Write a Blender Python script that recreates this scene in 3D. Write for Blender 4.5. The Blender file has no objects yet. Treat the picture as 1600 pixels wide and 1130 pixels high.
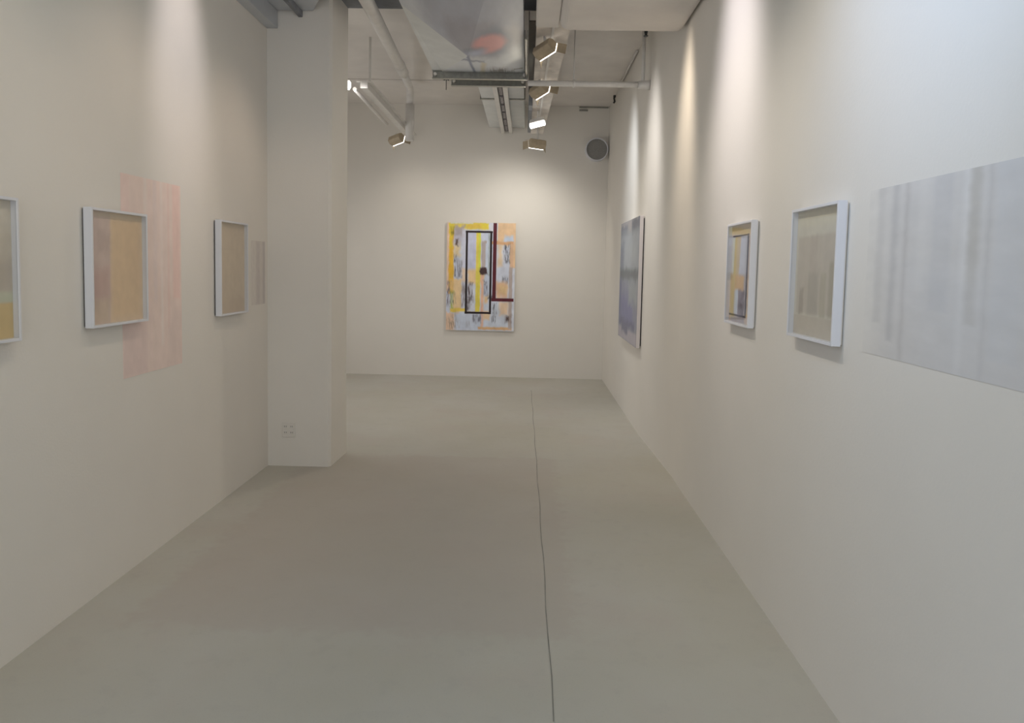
import bpy, bmesh, math, random
from mathutils import Vector, Matrix
random.seed(4)
S = bpy.context.scene
COL = S.collection

# ------------------------------------------------------------------ camera
cam_d = bpy.data.cameras.new('camera'); cam = bpy.data.objects.new('camera', cam_d); COL.objects.link(cam)
cam_d.sensor_fit = 'HORIZONTAL'; cam_d.sensor_width = 36.0
cam_d.lens = 36.0 * 1150 / 1600
cam_d.shift_y = -(565 - 498) / 1600
cam_d.clip_start = 0.05
f_ = 1150.0; P_ = (800.0, 498.0); V_ = (460.0, 17030.0)
dn = Vector((V_[0] - P_[0], V_[1] - P_[1], f_)).normalized(); up = -dn
hy = P_[1] + (-(825 - P_[0]) * dn.x - f_ * dn.z) / dn.y
Fw = Vector((825 - P_[0], hy - P_[1], f_)).normalized()
Rt = up.cross(Fw); Rt = Rt if Rt.x > 0 else -Rt
M3 = Matrix((Rt, Fw, up))                       # world from (right, down, forward)
R3 = Matrix((M3 @ Vector((1, 0, 0)), M3 @ Vector((0, -1, 0)), M3 @ Vector((0, 0, -1)))).transposed()
cam.matrix_world = Matrix.Translation((0, 0, 1.6)) @ R3.to_4x4()
S.camera = cam

# ------------------------------------------------------------------ world and exposure
S.view_settings.view_transform = 'Standard'; S.view_settings.look = 'None'
S.view_settings.gamma = 1.0; S.view_settings.exposure = -0.29; S.view_settings.use_curve_mapping = False
w = bpy.data.worlds.new('world'); S.world = w; w.use_nodes = True
w.node_tree.nodes['Background'].inputs[0].default_value = (0.75, 0.86, 1.0, 1)
w.node_tree.nodes['Background'].inputs[1].default_value = 0.35

WARM = (1.0, 0.90, 0.76); NEUT = (1.0, 0.955, 0.90); COOL = (0.80, 0.89, 1.0)
def area(name, loc, target, sx, sy, power, color, spread=math.pi):
    d = bpy.data.lights.new(name, 'AREA'); d.shape = 'RECTANGLE'; d.size = sx; d.size_y = sy
    d.energy = power; d.color = color; d.spread = spread
    o = bpy.data.objects.new(name, d); COL.objects.link(o); o.location = loc
    o.rotation_euler = (Vector(target) - Vector(loc)).to_track_quat('-Z', 'Y').to_euler(); return o
def spot(name, loc, target, power, color, angle=80, blend=0.9, radius=0.04, sx=1.0):
    d = bpy.data.lights.new(name, 'SPOT'); d.energy = power; d.color = color
    d.spot_size = math.radians(angle); d.spot_blend = blend; d.shadow_soft_size = radius   # sx < 1: side barn doors closed
    o = bpy.data.objects.new(name, d); COL.objects.link(o); o.location = loc
    o.rotation_euler = (Vector(target) - Vector(loc)).to_track_quat('-Z', 'Y').to_euler(); o.scale = (sx, 1, 1); return o
# daylight: side window and shop front behind the camera
area('daylight_side', (-2.16, 0.5, 2.1), (1.15, 1.1, 2.0), 1.9, 2.0, 13, (.25, .5, 1))
area('daylight_front', (-0.4, -2.45, 1.7), (-0.4, 5, 1.2), 2.6, 2.4, 58, (1, .985, .985))
area('back_room_fill', (-3.96, 8.3, 1.6), (0, 8.3, 1.3), 2.6, 2.0, 34, (1, .985, .98))  # added soft fill hidden behind the partition; that wall has no window

# ceiling fill and track lamps of the front room (above the frame)
area('ceiling_fill', (-0.45, 1.2, 3.82), (-0.45, 1.2, 0), 0.9, 3.0, 8, (.6, 1, .9))  # added soft fill over the front room, no fixture modelled
for y in (2.45, 3.75, 5.0): spot('track_left_wide', (-0.92, y - 0.1, 3.30), (-2.02, y, 1.55), 22, (1, .78, .60), 84, 1.0)
spot('track_left_a', (-0.95, 4.15, 3.42), (-2.02, 4.27, 2.75), 37, (1, .90, .90), 80, 1.0, sx=.45)
for y, p, c in ((1.6, 20, (.85, .92, 1)), (2.85, 46, (1, .91, .80)), (4.1, 44, (1, .90, .77))): spot('track_right_wide', (-0.15, y + 0.05, 3.28), (1.15, y, 1.7), p, c, 84, 1.0)
spot('track_right_a', (0.05, 4.15, 3.36), (1.15, 4.25, 2.7), 64, (1, .93, .97), 96, 1.0, sx=.5)
spot('track_right_b', (0.05, 1.9, 3.40), (1.15, 2.15, 2.6), 80, (.48, .66, 1), 70, 1.0)
spot('track_right_c', (0.30, 5.35, 3.34), (1.15, 5.58, 2.35), 58, (1, .84, .66), 112, 1.0, sx=.3)

# ------------------------------------------------------------------ materials
def lin(c): return tuple(((v / 255) / 12.92 if v / 255 <= 0.04045 else ((v / 255 + 0.055) / 1.055) ** 2.4) for v in c)
def mat(name, color, rough=0.6, metal=0.0, noise=0.0, nscale=6.0, bump=0.0, bscale=60.0, emit=None, estr=0.0, spec=0.5):
    m = bpy.data.materials.new(name); m.use_nodes = True; nt = m.node_tree; b = nt.nodes['Principled BSDF']
    b.inputs['Base Color'].default_value = (*color, 1); b.inputs['Roughness'].default_value = rough
    b.inputs['Metallic'].default_value = metal; b.inputs['Specular IOR Level'].default_value = spec
    tc = nt.nodes.new('ShaderNodeTexCoord')
    if noise:
        n = nt.nodes.new('ShaderNodeTexNoise'); n.inputs['Scale'].default_value = nscale; n.inputs['Detail'].default_value = 6
        nt.links.new(tc.outputs['Object'], n.inputs['Vector'])
        r = nt.nodes.new('ShaderNodeMapRange'); r.inputs['From Min'].default_value = .3; r.inputs['From Max'].default_value = .7
        r.inputs['To Min'].default_value = 1 - noise; r.inputs['To Max'].default_value = 1 + noise
        nt.links.new(n.outputs['Fac'], r.inputs['Value'])
        v = nt.nodes.new('ShaderNodeVectorMath'); v.operation = 'SCALE'; v.inputs[0].default_value = color
        nt.links.new(r.outputs[0], v.inputs['Scale']); nt.links.new(v.outputs[0], b.inputs['Base Color'])
    if bump:
        n = nt.nodes.new('ShaderNodeTexNoise'); n.inputs['Scale'].default_value = bscale; n.inputs['Detail'].default_value = 4
        nt.links.new(tc.outputs['Object'], n.inputs['Vector'])
        bp = nt.nodes.new('ShaderNodeBump'); bp.inputs['Strength'].default_value = bump; bp.inputs['Distance'].default_value = .004
        nt.links.new(n.outputs['Fac'], bp.inputs['Height']); nt.links.new(bp.outputs[0], b.inputs['Normal'])
    if emit:
        b.inputs['Emission Color'].default_value = (*emit, 1); b.inputs['Emission Strength'].default_value = estr
    return m

# patch mask node group: a soft, ragged, rotatable rectangle
G = bpy.data.node_groups.new('patch_mask', 'ShaderNodeTree')
for nm, ty, df in [('Vector', 'NodeSocketVector', None), ('Center', 'NodeSocketVector', None), ('Half', 'NodeSocketVector', None),
                   ('Angle', 'NodeSocketFloat', 0), ('Soft', 'NodeSocketFloat', .01), ('Ragged', 'NodeSocketFloat', 0),
                   ('Streak', 'NodeSocketFloat', 0), ('Opacity', 'NodeSocketFloat', 1), ('Round', 'NodeSocketFloat', 0)]:
    s = G.interface.new_socket(nm, in_out='INPUT', socket_type=ty)
    if df is not None: s.default_value = df
G.interface.new_socket('Mask', in_out='OUTPUT', socket_type='NodeSocketFloat')
def _build_group():
    N = G.nodes; L = G.links
    gi = N.new('NodeGroupInput'); go = N.new('NodeGroupOutput')
    def m(op, a, b=None, c=None):
        n = N.new('ShaderNodeMath'); n.operation = op
        for k, v in enumerate((a, b, c)):
            if v is None: continue
            if isinstance(v, (int, float)): n.inputs[k].default_value = v
            else: L.new(v, n.inputs[k])
        return n.outputs[0]
    def vm(op, a, b=None, sc=None):
        n = N.new('ShaderNodeVectorMath'); n.operation = op
        for k, v in enumerate((a, b)):
            if v is None: continue
            if isinstance(v, tuple): n.inputs[k].default_value = v
            else: L.new(v, n.inputs[k])
        if sc is not None: L.new(sc, n.inputs['Scale'])
        return n.outputs[0]
    nz = N.new('ShaderNodeTexNoise'); nz.inputs['Scale'].default_value = 14; nz.inputs['Detail'].default_value = 4
    L.new(gi.outputs['Vector'], nz.inputs['Vector'])
    off = vm('SCALE', vm('SUBTRACT', nz.outputs['Color'], (.5, .5, .5)), sc=gi.outputs['Ragged'])
    p = vm('SUBTRACT', vm('ADD', gi.outputs['Vector'], off), gi.outputs['Center'])
    vr = N.new('ShaderNodeVectorRotate'); vr.rotation_type = 'Z_AXIS'
    L.new(p, vr.inputs['Vector']); L.new(gi.outputs['Angle'], vr.inputs['Angle'])
    d = vm('SUBTRACT', vm('ABSOLUTE', vr.outputs[0]), gi.outputs['Half'])
    sp = N.new('ShaderNodeSeparateXYZ'); L.new(d, sp.inputs[0])
    mx = m('MAXIMUM', sp.outputs[0], sp.outputs[1])
    sh = N.new('ShaderNodeSeparateXYZ'); L.new(gi.outputs['Half'], sh.inputs[0])
    dv = vm('MULTIPLY', vm('DIVIDE', vr.outputs[0], gi.outputs['Half']), (1, 1, 0))
    ln = N.new('ShaderNodeVectorMath'); ln.operation = 'LENGTH'; L.new(dv, ln.inputs[0])
    rd = m('MULTIPLY', m('SUBTRACT', ln.outputs['Value'], 1.0), m('MINIMUM', sh.outputs[0], sh.outputs[1]))
    mx = m('ADD', m('MULTIPLY', rd, gi.outputs['Round']), m('MULTIPLY', mx, m('SUBTRACT', 1.0, gi.outputs['Round'])))
    mr = N.new('ShaderNodeMapRange'); mr.interpolation_type = 'SMOOTHSTEP'
    L.new(mx, mr.inputs['Value']); L.new(m('MULTIPLY', gi.outputs['Soft'], -1), mr.inputs['From Min']); L.new(gi.outputs['Soft'], mr.inputs['From Max'])
    mr.inputs['To Min'].default_value = 1; mr.inputs['To Max'].default_value = 0
    st = N.new('ShaderNodeTexNoise'); st.inputs['Scale'].default_value = 1; st.inputs['Detail'].default_value = 5
    L.new(vm('MULTIPLY', gi.outputs['Vector'], (60, 12, 1)), st.inputs['Vector'])
    s2 = N.new('ShaderNodeMapRange'); s2.inputs['From Min'].default_value = .47; s2.inputs['From Max'].default_value = .56
    L.new(st.outputs['Fac'], s2.inputs['Value'])
    keep = m('ADD', m('MULTIPLY', s2.outputs[0], gi.outputs['Streak']), m('SUBTRACT', 1.0, gi.outputs['Streak']))
    L.new(m('MULTIPLY', m('MULTIPLY', mr.outputs[0], keep), gi.outputs['Opacity']), go.inputs['Mask'])
_build_group()

def art(name, base, patches, rough=0.7, noise=0.04, ref=None, alb=.80, bump=.15, spec=.3, sat=1.0):
    """patches: (x0,x1,y0,y1,color[,dict]) in a 0..1 picture frame, y downwards; colours as seen beside a wall of colour ref"""
    refl = lin(ref) if ref else None
    def cv(c):
        if refl and sat < 1: c = tuple(a * sat + b * (sum(c) / sum(ref)) * (1 - sat) for a, b in zip(c, ref))
        c = lin(c)
        if refl:
            c = tuple(a / r * al for a, r, al in zip(c, refl, (.80, .768, .715))); k_ = min(1, .88 / max(c)); c = tuple(v * k_ for v in c)
        return c
    m = bpy.data.materials.new(name); m.use_nodes = True; nt = m.node_tree; N = nt.nodes; L = nt.links
    b = N['Principled BSDF']; b.inputs['Roughness'].default_value = rough; b.inputs['Specular IOR Level'].default_value = spec
    uv = N.new('ShaderNodeUVMap')
    cur = N.new('ShaderNodeRGB'); cur.outputs[0].default_value = (*cv(base), 1); cur = cur.outputs[0]
    for p in patches:
        x0, x1, y0, y1, c = p[:5]; k = p[5] if len(p) > 5 else {}
        g = N.new('ShaderNodeGroup'); g.node_tree = G
        L.new(uv.outputs[0], g.inputs['Vector'])
        g.inputs['Center'].default_value = ((x0 + x1) / 2, 1 - (y0 + y1) / 2, 0); g.inputs['Half'].default_value = (abs(x1 - x0) / 2, abs(y1 - y0) / 2, 1)
        g.inputs['Angle'].default_value = math.radians(k.get('a', 0)); g.inputs['Soft'].default_value = k.get('s', .006)
        g.inputs['Ragged'].default_value = k.get('r', .02); g.inputs['Streak'].default_value = k.get('st', 0); g.inputs['Opacity'].default_value = k.get('o', 1); g.inputs['Round'].default_value = k.get('rd', 0)
        mx = N.new('ShaderNodeMix'); mx.data_type = 'RGBA'
        L.new(g.outputs[0], mx.inputs['Factor']); L.new(cur, mx.inputs['A']); mx.inputs['B'].default_value = (*cv(c), 1)
        cur = mx.outputs['Result']
    n = N.new('ShaderNodeTexNoise'); n.inputs['Scale'].default_value = 9; n.inputs['Detail'].default_value = 8; L.new(uv.outputs[0], n.inputs['Vector'])
    r = N.new('ShaderNodeMapRange'); r.inputs['From Min'].default_value = .3; r.inputs['From Max'].default_value = .7
    r.inputs['To Min'].default_value = 1 - noise; r.inputs['To Max'].default_value = 1 + noise; L.new(n.outputs['Fac'], r.inputs['Value'])
    v = N.new('ShaderNodeVectorMath'); v.operation = 'SCALE'; L.new(cur, v.inputs[0]); L.new(r.outputs[0], v.inputs['Scale'])
    L.new(v.outputs[0], b.inputs['Base Color'])
    if bump:
        bp = N.new('ShaderNodeBump'); bp.inputs['Strength'].default_value = bump; bp.inputs['Distance'].default_value = .002
        n2 = N.new('ShaderNodeTexNoise'); n2.inputs['Scale'].default_value = 160; L.new(uv.outputs[0], n2.inputs['Vector'])
        L.new(n2.outputs['Fac'], bp.inputs['Height']); L.new(bp.outputs[0], b.inputs['Normal'])
    return m

M = {}
WALL = (.80, .768, .715)
M['wall'] = mat('white wall paint', WALL, .75, noise=.012, nscale=2.5, bump=.12, bscale=90, spec=.25)
M['ceiling'] = mat('white ceiling paint', (.78, .745, .71), .85, noise=.05, nscale=3, bump=.3, bscale=40, spec=.2)
M['frame'] = mat('white frame lacquer', (.76, .77, .815), .4, noise=.01)
M['mount'] = mat('cream mount board', (.76, .74, .70), .8)
M['backing'] = mat('dark frame backing', (.045, .045, .05), .8)
M['canvas_edge'] = mat('raw canvas edge', (.78, .70, .64), .8, noise=.05, nscale=20)
M['duct'] = mat('galvanised sheet', (.56, .585, .62), .42, .25, noise=.08, nscale=4)
M['duct_white'] = mat('painted duct sheet', (.74, .76, .76), .5, noise=.05, nscale=6)
M['steel'] = mat('bare steel flange', (.34, .34, .31), .32, .8, noise=.15, nscale=30)
M['dark'] = mat('dark brown gap shade', (.055, .045, .035), .6, noise=.2, nscale=20)
M['header'] = mat('grey painted steel', (.23, .24, .26), .7, noise=.2, nscale=8)
M['white_metal'] = mat('white painted metal', (.74, .72, .69), .5, noise=.05, nscale=12)
M['board'] = mat('whitewashed board', (.72, .67, .62), .7, noise=.16, nscale=7, bump=.2, bscale=30)
M['pipe'] = mat('white painted pipe', (.76, .74, .71), .45, noise=.04, nscale=12)
M['tan'] = mat('tan lamp housing', (.46, .38, .27), .55, noise=.1, nscale=20)
M['black'] = mat('black metal', (.02, .02, .02), .5)
M['grille'] = mat('grey vent mesh', (.27, .265, .255), .7, noise=.1, nscale=60)
M['plastic'] = mat('white outlet plastic', (.76, .73, .68), .5)
M['lamp'] = mat('lit lamp lens', (1, 1, 1), .4, emit=(1, .97, .9), estr=9)
M['slot'] = mat('perforated slot liner', (.30, .28, .29), .6, noise=.5, nscale=60)

def glass_mat():
    m = bpy.data.materials.new('picture glass'); m.use_nodes = True; nt = m.node_tree; nt.nodes.clear()
    o = nt.nodes.new('ShaderNodeOutputMaterial'); mx = nt.nodes.new('ShaderNodeMixShader')
    t = nt.nodes.new('ShaderNodeBsdfTransparent'); t.inputs[0].default_value = (.985, .987, .985, 1)
    g = nt.nodes.new('ShaderNodeBsdfGlossy'); g.inputs['Roughness'].default_value = .03
    lw = nt.nodes.new('ShaderNodeLayerWeight'); lw.inputs['Blend'].default_value = .5
    pw = nt.nodes.new('ShaderNodeMath'); pw.operation = 'POWER'; pw.inputs[1].default_value = 4
    ml = nt.nodes.new('ShaderNodeMath'); ml.operation = 'MULTIPLY_ADD'; ml.inputs[1].default_value = .35; ml.inputs[2].default_value = .02
    nt.links.new(lw.outputs['Facing'], pw.inputs[0]); nt.links.new(pw.outputs[0], ml.inputs[0])
    nt.links.new(ml.outputs[0], mx.inputs[0]); nt.links.new(t.outputs[0], mx.inputs[1]); nt.links.new(g.outputs[0], mx.inputs[2])
    nt.links.new(mx.outputs[0], o.inputs[0]); return m
M['glass'] = glass_mat()

def floor_mat():
    m = bpy.data.materials.new('grey painted concrete'); m.use_nodes = True; nt = m.node_tree; N = nt.nodes; L = nt.links
    b = N['Principled BSDF']; tc = N.new('ShaderNodeTexCoord'); P = tc.outputs['Object']
    def noise(sc, det=5, rough=.55):
        n = N.new('ShaderNodeTexNoise'); n.inputs['Scale'].default_value = sc; n.inputs['Detail'].default_value = det; n.inputs['Roughness'].default_value = rough
        L.new(P, n.inputs['Vector']); return n.outputs['Fac']
    def ramp(v, a, b_, lo, hi):
        r = N.new('ShaderNodeMapRange'); r.inputs[1].default_value = a; r.inputs[2].default_value = b_; r.inputs[3].default_value = lo; r.inputs[4].default_value = hi
        L.new(v, r.inputs[0]); return r.outputs[0]
    def mix(f, a, b_):
        x = N.new('ShaderNodeMix'); x.data_type = 'RGBA'
        for s, v in (('Factor', f), ('A', a), ('B', b_)):
            if isinstance(v, (tuple, float)): x.inputs[s].default_value = (*v, 1) if isinstance(v, tuple) else v
            else: L.new(v, x.inputs[s])
        return x.outputs['Result']
    c = mix(ramp(noise(.8), .35, .65, 0, 1), (.52, .50, .435), (.55, .535, .49))
    c = mix(ramp(noise(1.7), .5, .75, 0, .6), c, (.53, .475, .435))
    c = mix(ramp(noise(9), .55, .75, 0, .35), c, (.45, .435, .40))
    c = mix(ramp(noise(160, 2), .62, .75, 0, .35), c, (.34, .33, .31))
    g = N.new('ShaderNodeGroup'); g.node_tree = G; L.new(P, g.inputs['Vector'])   # warmer patch left by the old partition
    g.inputs['Center'].default_value = (-.75, 4.6, 0); g.inputs['Half'].default_value = (1.0, 1.5, 9); g.inputs['Soft'].default_value = .06
    g.inputs['Ragged'].default_value = .25; g.inputs['Opacity'].default_value = .5
    c = mix(g.outputs[0], c, (.49, .44, .40))
    L.new(c, b.inputs['Base Color'])
    L.new(ramp(noise(3), .3, .7, .52, .64), b.inputs['Roughness']); b.inputs['Specular IOR Level'].default_value = .3
    bp = N.new('ShaderNodeBump'); bp.inputs['Strength'].default_value = .12; bp.inputs['Distance'].default_value = .002
    L.new(noise(25), bp.inputs['Height']); L.new(bp.outputs[0], b.inputs['Normal'])
    return m
M['floor'] = floor_mat()

# ------------------------------------------------------------------ mesh helpers
def add_box(bm, a, b):
    x0, x1 = sorted((a[0], b[0])); y0, y1 = sorted((a[1], b[1])); z0, z1 = sorted((a[2], b[2]))
    v = [bm.verts.new(p) for p in [(x0, y0, z0), (x1, y0, z0), (x1, y1, z0), (x0, y1, z0), (x0, y0, z1), (x1, y0, z1), (x1, y1, z1), (x0, y1, z1)]]
    for f in [(0, 3, 2, 1), (4, 5, 6, 7), (0, 1, 5, 4), (1, 2, 6, 5), (2, 3, 7, 6), (3, 0, 4, 7)]: bm.faces.new([v[i] for i in f])
def add_prism(bm, poly, z0, z1):
    """poly: [(x,y)] extruded along z; z0/z1 numbers or per-vertex lists"""
    n = len(poly); Z0 = z0 if isinstance(z0, (list, tuple)) else [z0] * n; Z1 = z1 if isinstance(z1, (list, tuple)) else [z1] * n
    a = [bm.verts.new((p[0], p[1], Z0[i])) for i, p in enumerate(poly)]; b = [bm.verts.new((p[0], p[1], Z1[i])) for i, p in enumerate(poly)]
    bm.faces.new(a[::-1]); bm.faces.new(b)
    for i in range(n): bm.faces.new([a[i], a[(i + 1) % n], b[(i + 1) % n], b[i]])
def add_tube(bm, pts, r, seg=20, cap=True):
    """smooth tube through pts; r number or list"""
    pts = [Vector(p) for p in pts]; R = r if isinstance(r, (list, tuple)) else [r] * len(pts)
    rings = []; ref = None
    for i, p in enumerate(pts):
        t = ((pts[min(i + 1, len(pts) - 1)] - p).normalized() + (p - pts[max(i - 1, 0)]).normalized()).normalized()
        if ref is None: ref = Vector((0, 0, 1)) if abs(t.z) < .9 else Vector((1, 0, 0))
        u = t.cross(ref).normalized(); ref = u.cross(t).normalized(); v = ref
        rings.append([bm.verts.new(p + R[i] * (math.cos(2 * math.pi * k / seg) * u + math.sin(2 * math.pi * k / seg) * v)) for k in range(seg)])
    for a, b in zip(rings, rings[1:]):
        for k in range(seg): bm.faces.new([a[k], a[(k + 1) % seg], b[(k + 1) % seg], b[k]]).smooth = True
    if cap: bm.faces.new(rings[0][::-1]); bm.faces.new(rings[-1])
def bend(a, b, c, r=.06, n=6):
    """points rounding the corner b between a and c"""
    a, b, c = map(Vector, (a, b, c)); p = b + (a - b).normalized() * r; q = b + (c - b).normalized() * r
    return [tuple((1 - t) ** 2 * p + 2 * t * (1 - t) * b + t * t * q) for t in [i / n for i in range(n + 1)]]
def link(name, bm, m, parent=None, loc=(0, 0, 0), bevel=0, seg=2, smooth=False):
    """one mesh object; bm is in world coordinates, loc its origin (the parent's origin for parts)"""
    if parent is not None: loc = parent['_w']
    bmesh.ops.recalc_face_normals(bm, faces=bm.faces[:])
    bmesh.ops.translate(bm, verts=bm.verts[:], vec=-Vector(loc))
    me = bpy.data.meshes.new(name); bm.to_mesh(me); bm.free()
    if isinstance(m, (list, tuple)):
        for k in m: me.materials.append(k)
    else: me.materials.append(m)
    o = bpy.data.objects.new(name, me); COL.objects.link(o)
    if parent is not None: o.parent = parent; o['_w'] = list(loc)
    else: o.location = loc; o['_w'] = list(loc)
    if bevel:
        md = o.modifiers.new('bevel', 'BEVEL'); md.width = bevel; md.segments = seg; md.limit_method = 'ANGLE'
    if parent is not None and parent.type == 'MESH': pass
    return o
def boxes(name, bx, m, parent=None, loc=(0, 0, 0), bevel=0, seg=2):
    bm = bmesh.new()
    for a, b in bx: add_box(bm, a, b)
    return link(name, bm, m, parent, loc, bevel, seg)
def tube(name, pts, r, m, parent=None, loc=(0, 0, 0), seg=20):
    bm = bmesh.new(); add_tube(bm, pts, r, seg); return link(name, bm, m, parent, loc)
def thing(name, loc, label, cat, group=None):
    o = bpy.data.objects.new(name, None); COL.objects.link(o); o.location = loc; o.empty_display_size = .1
    o['_w'] = list(loc); return tag(o, label, cat, group)
def tag(o, label, cat, group=None):
    o['label'] = label; o['category'] = cat
    if group: o['group'] = group
    return o
def struct(o, label=None):
    o['kind'] = 'structure'
    if label: o['label'] = label
    return o
def sheet(name, axis, X, u0, u1, z0, z1, m, parent=None, loc=(0, 0, 0), thick=.002, flip=False):
    """thin rectangular sheet facing -x / +x / -y with UV 0..1; u0 is the picture's left edge as seen from the room"""
    bm = bmesh.new(); uvl = bm.loops.layers.uv.new('UVMap')
    P = []
    s = {'+x': 1, '-x': -1, '-y': -1}[axis]
    def pt(u, z, d): return (X + s * d, u, z) if axis[1] == 'x' else (u, X + s * d, z)
    fr = [bm.verts.new(pt(*q, thick)) for q in [(u0, z0), (u1, z0), (u1, z1), (u0, z1)]]
    bk = [bm.verts.new(pt(*q, 0)) for q in [(u0, z0), (u1, z0), (u1, z1), (u0, z1)]]
    uv = {}
    for vs in (fr, bk):
        for v, c in zip(vs, [(0, 0), (1, 0), (1, 1), (0, 1)]): uv[v] = c
    fs = [bm.faces.new(fr), bm.faces.new(bk[::-1])] + [bm.faces.new([fr[i], fr[(i + 1) % 4], bk[(i + 1) % 4], bk[i]]) for i in range(4)]
    for f in fs:
        for l in f.loops: l[uvl].uv = uv[l.vert]
    return link(name, bm, m, parent, loc)

# ------------------------------------------------------------------ the setting
XL, XR, XRF, YF, ZC = -2.02, 1.15, 1.11, 10.65, 3.90
YB = -2.6; XLL = -4.0
struct(boxes('floor', [((XLL - .2, YB - .2, -.12), (XR + .3, YF + .2, 0))], M['floor']))
struct(boxes('ceiling', [((XLL - .2, YB - .2, ZC), (XR + .3, 9.28, ZC + .12)), ((XLL - .2, 9.32, ZC), (XR + .3, YF + .2, ZC + .12)), ((XLL - .2, 9.27, ZC + .03), (XR + .3, 9.33, ZC + .12))], M['ceiling']))
# left wall of the front room with a window behind the camera's left shoulder
struct(boxes('wall_left', [((XL - .14, 1.5, 0), (XL, 5.68, ZC)), ((XL - .14, YB, 0), (XL, -.5, ZC)), ((XL - .14, -.5, 0), (XL, 1.5, 1.0)), ((XL - .14, -.5, 3.2), (XL, 1.5, ZC))], M['wall']))
def window(n, bx, pane, fr=.05):
    o = struct(boxes(n, bx, M['white_metal'], bevel=.004)); return o
struct(boxes('window_1', [((XL - .10, -.5, 1.0), (XL - .04, -.45, 3.2)), ((XL - .10, 1.45, 1.0), (XL - .04, 1.5, 3.2)), ((XL - .10, -.45, 1.0), (XL - .04, 1.45, 1.05)), ((XL - .10, -.45, 3.15), (XL - .04, 1.45, 3.2)), ((XL - .095, .48, 1.05), (XL - .045, .52, 3.15))], M['white_metal'], bevel=.004))
# partition stub beside the opening to the back room
bm = bmesh.new(); add_prism(bm, [(XLL, 5.68), (-1.545, 5.68), (-1.525, 5.70), (-1.512, 6.13), (XLL, 6.13)], 0, ZC)
struct(link('wall_partition', bm, M['wall']))
struct(boxes('wall_far', [((XLL - .14, YF, 0), (XR + .3, YF + .14, ZC))], M['wall']))
struct(boxes('wall_left_back_room', [((XLL - .14, 5.6, 0), (XLL, YF, ZC))], M['wall']))
struct(boxes('wall_right', [((XR, YB, 0), (XR + .3, 5.58, ZC))], M['wall']))
bm = bmesh.new(); add_prism(bm, [(XR + .006, 5.58), (XR + .3, 5.58), (XR + .3, 7.08), (XRF, 7.08)], 0, ZC)
struct(link('wall_right_middle', bm, M['wall']))
struct(boxes('wall_right_back', [((XRF, 7.08, 0), (XR + .3, YF, ZC))], M['wall']))
struct(boxes('wall_rear', [((XL - .14, YB - .14, 0), (-1.75, YB, ZC)), ((.95, YB - .14, 0), (XR + .3, YB, ZC)), ((-1.75, YB - .14, 3.0), (.95, YB, ZC)), ((-1.75, YB - .14, 0), (.95, YB, .35))], M['wall']))
struct(boxes('window_2', [((-1.75, YB - .1, .35), (-1.69, YB - .03, 3.0)), ((.89, YB - .1, .35), (.95, YB - .03, 3.0)), ((-1.69, YB - .1, .35), (.89, YB - .03, .41)), ((-1.69, YB - .1, 2.94), (.89, YB - .03, 3.0)), ((-.43, YB - .09, .41), (-.37, YB - .04, 2.94))], M['header'], bevel=.004))
# saw-cut joint in the slab
bm = bmesh.new(); pts = [(.126 + .004 * math.sin(i * 1.7) - .05 * (i / 24) ** 1.2, 2.5 + 7.05 * i / 24) for i in range(25)]
for (x0, y0), (x1, y1) in zip(pts, pts[1:]):
    wd = .0024; v = [bm.verts.new(p) for p in [(x0 - wd, y0, .0012), (x0 + wd, y0, .0012), (x1 + wd, y1, .0012), (x1 - wd, y1, .0012)]]; bm.faces.new(v)
M['joint'] = mat('floor joint filler', (.27, .26, .235), .8, noise=.35, nscale=4)
struct(link('trim_1', bm, M['joint']))
# grey header across the ceiling between the two rooms, painted bulkhead at the right
struct(boxes('trim_2', [((-1.6, 5.72, 3.68), (XR, 6.13, ZC))], M['header'], bevel=.004))
struct(boxes('trim_3', [((.20, 4.6, 3.41), (XR - .004, 5.80, ZC))], M['ceiling'], bevel=.07, seg=6))
struct(boxes('trim_4', [((.02, 4.6, 3.46), (.20, 5.86, ZC - .22))], M['ceiling'], bevel=.015, seg=3))

# ------------------------------------------------------------------ framed works
def framed(kind_label, side, ya, yb, z0, z1, artm, depth=.042, rim=.012, mount=0.0):
    X = XL if side == 'L' else XR; s = 1 if side == 'L' else -1
    off = .003
    t = thing('framed_picture', (X, (ya + yb) / 2, z0), kind_label, 'picture', 'white box frames on the left wall' if side == 'L' else 'white box frames on the right wall')
    b0 = X + s * off; bk = X + s * (off + .006); fr = X + s * depth
    boxes('backing', [((b0, ya + .006, z0 + .006), (bk, yb - .006, z1 - .006))], M['backing'] if side == 'L' else M['mount'], t)
    boxes('frame', [((bk, ya, z0), (fr, ya + rim, z1)), ((bk, yb - rim, z0), (fr, yb, z1)),
                    ((bk, ya + rim, z0), (fr, yb - rim, z0 + rim)), ((bk, ya + rim, z1 - rim), (fr, yb - rim, z1))], M['frame'], t, bevel=.0012)
    rec = X + s * (depth - .024)
    u0, u1 = (ya + rim, yb - rim) if side == 'L' else (yb - rim, ya + rim)
    k = mount
    boxes('mount', [((bk, ya + rim, z0 + rim), (rec - s * .002, yb - rim, z1 - rim))], M['mount'], t)
    du = k if u1 > u0 else -k
    sheet('artwork', '+x' if side == 'L' else '-x', rec - s * .002, u0 + du, u1 - du, z0 + rim + k, z1 - rim - k, artm, t, thick=.002)
    sheet('glass', '+x' if side == 'L' else '-x', fr - s * .005, u0, u1, z0 + rim, z1 - rim, M['glass'], t, thick=.002)
    return t
LW = (152, 148, 140); RW = (190, 185, 178)
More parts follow.
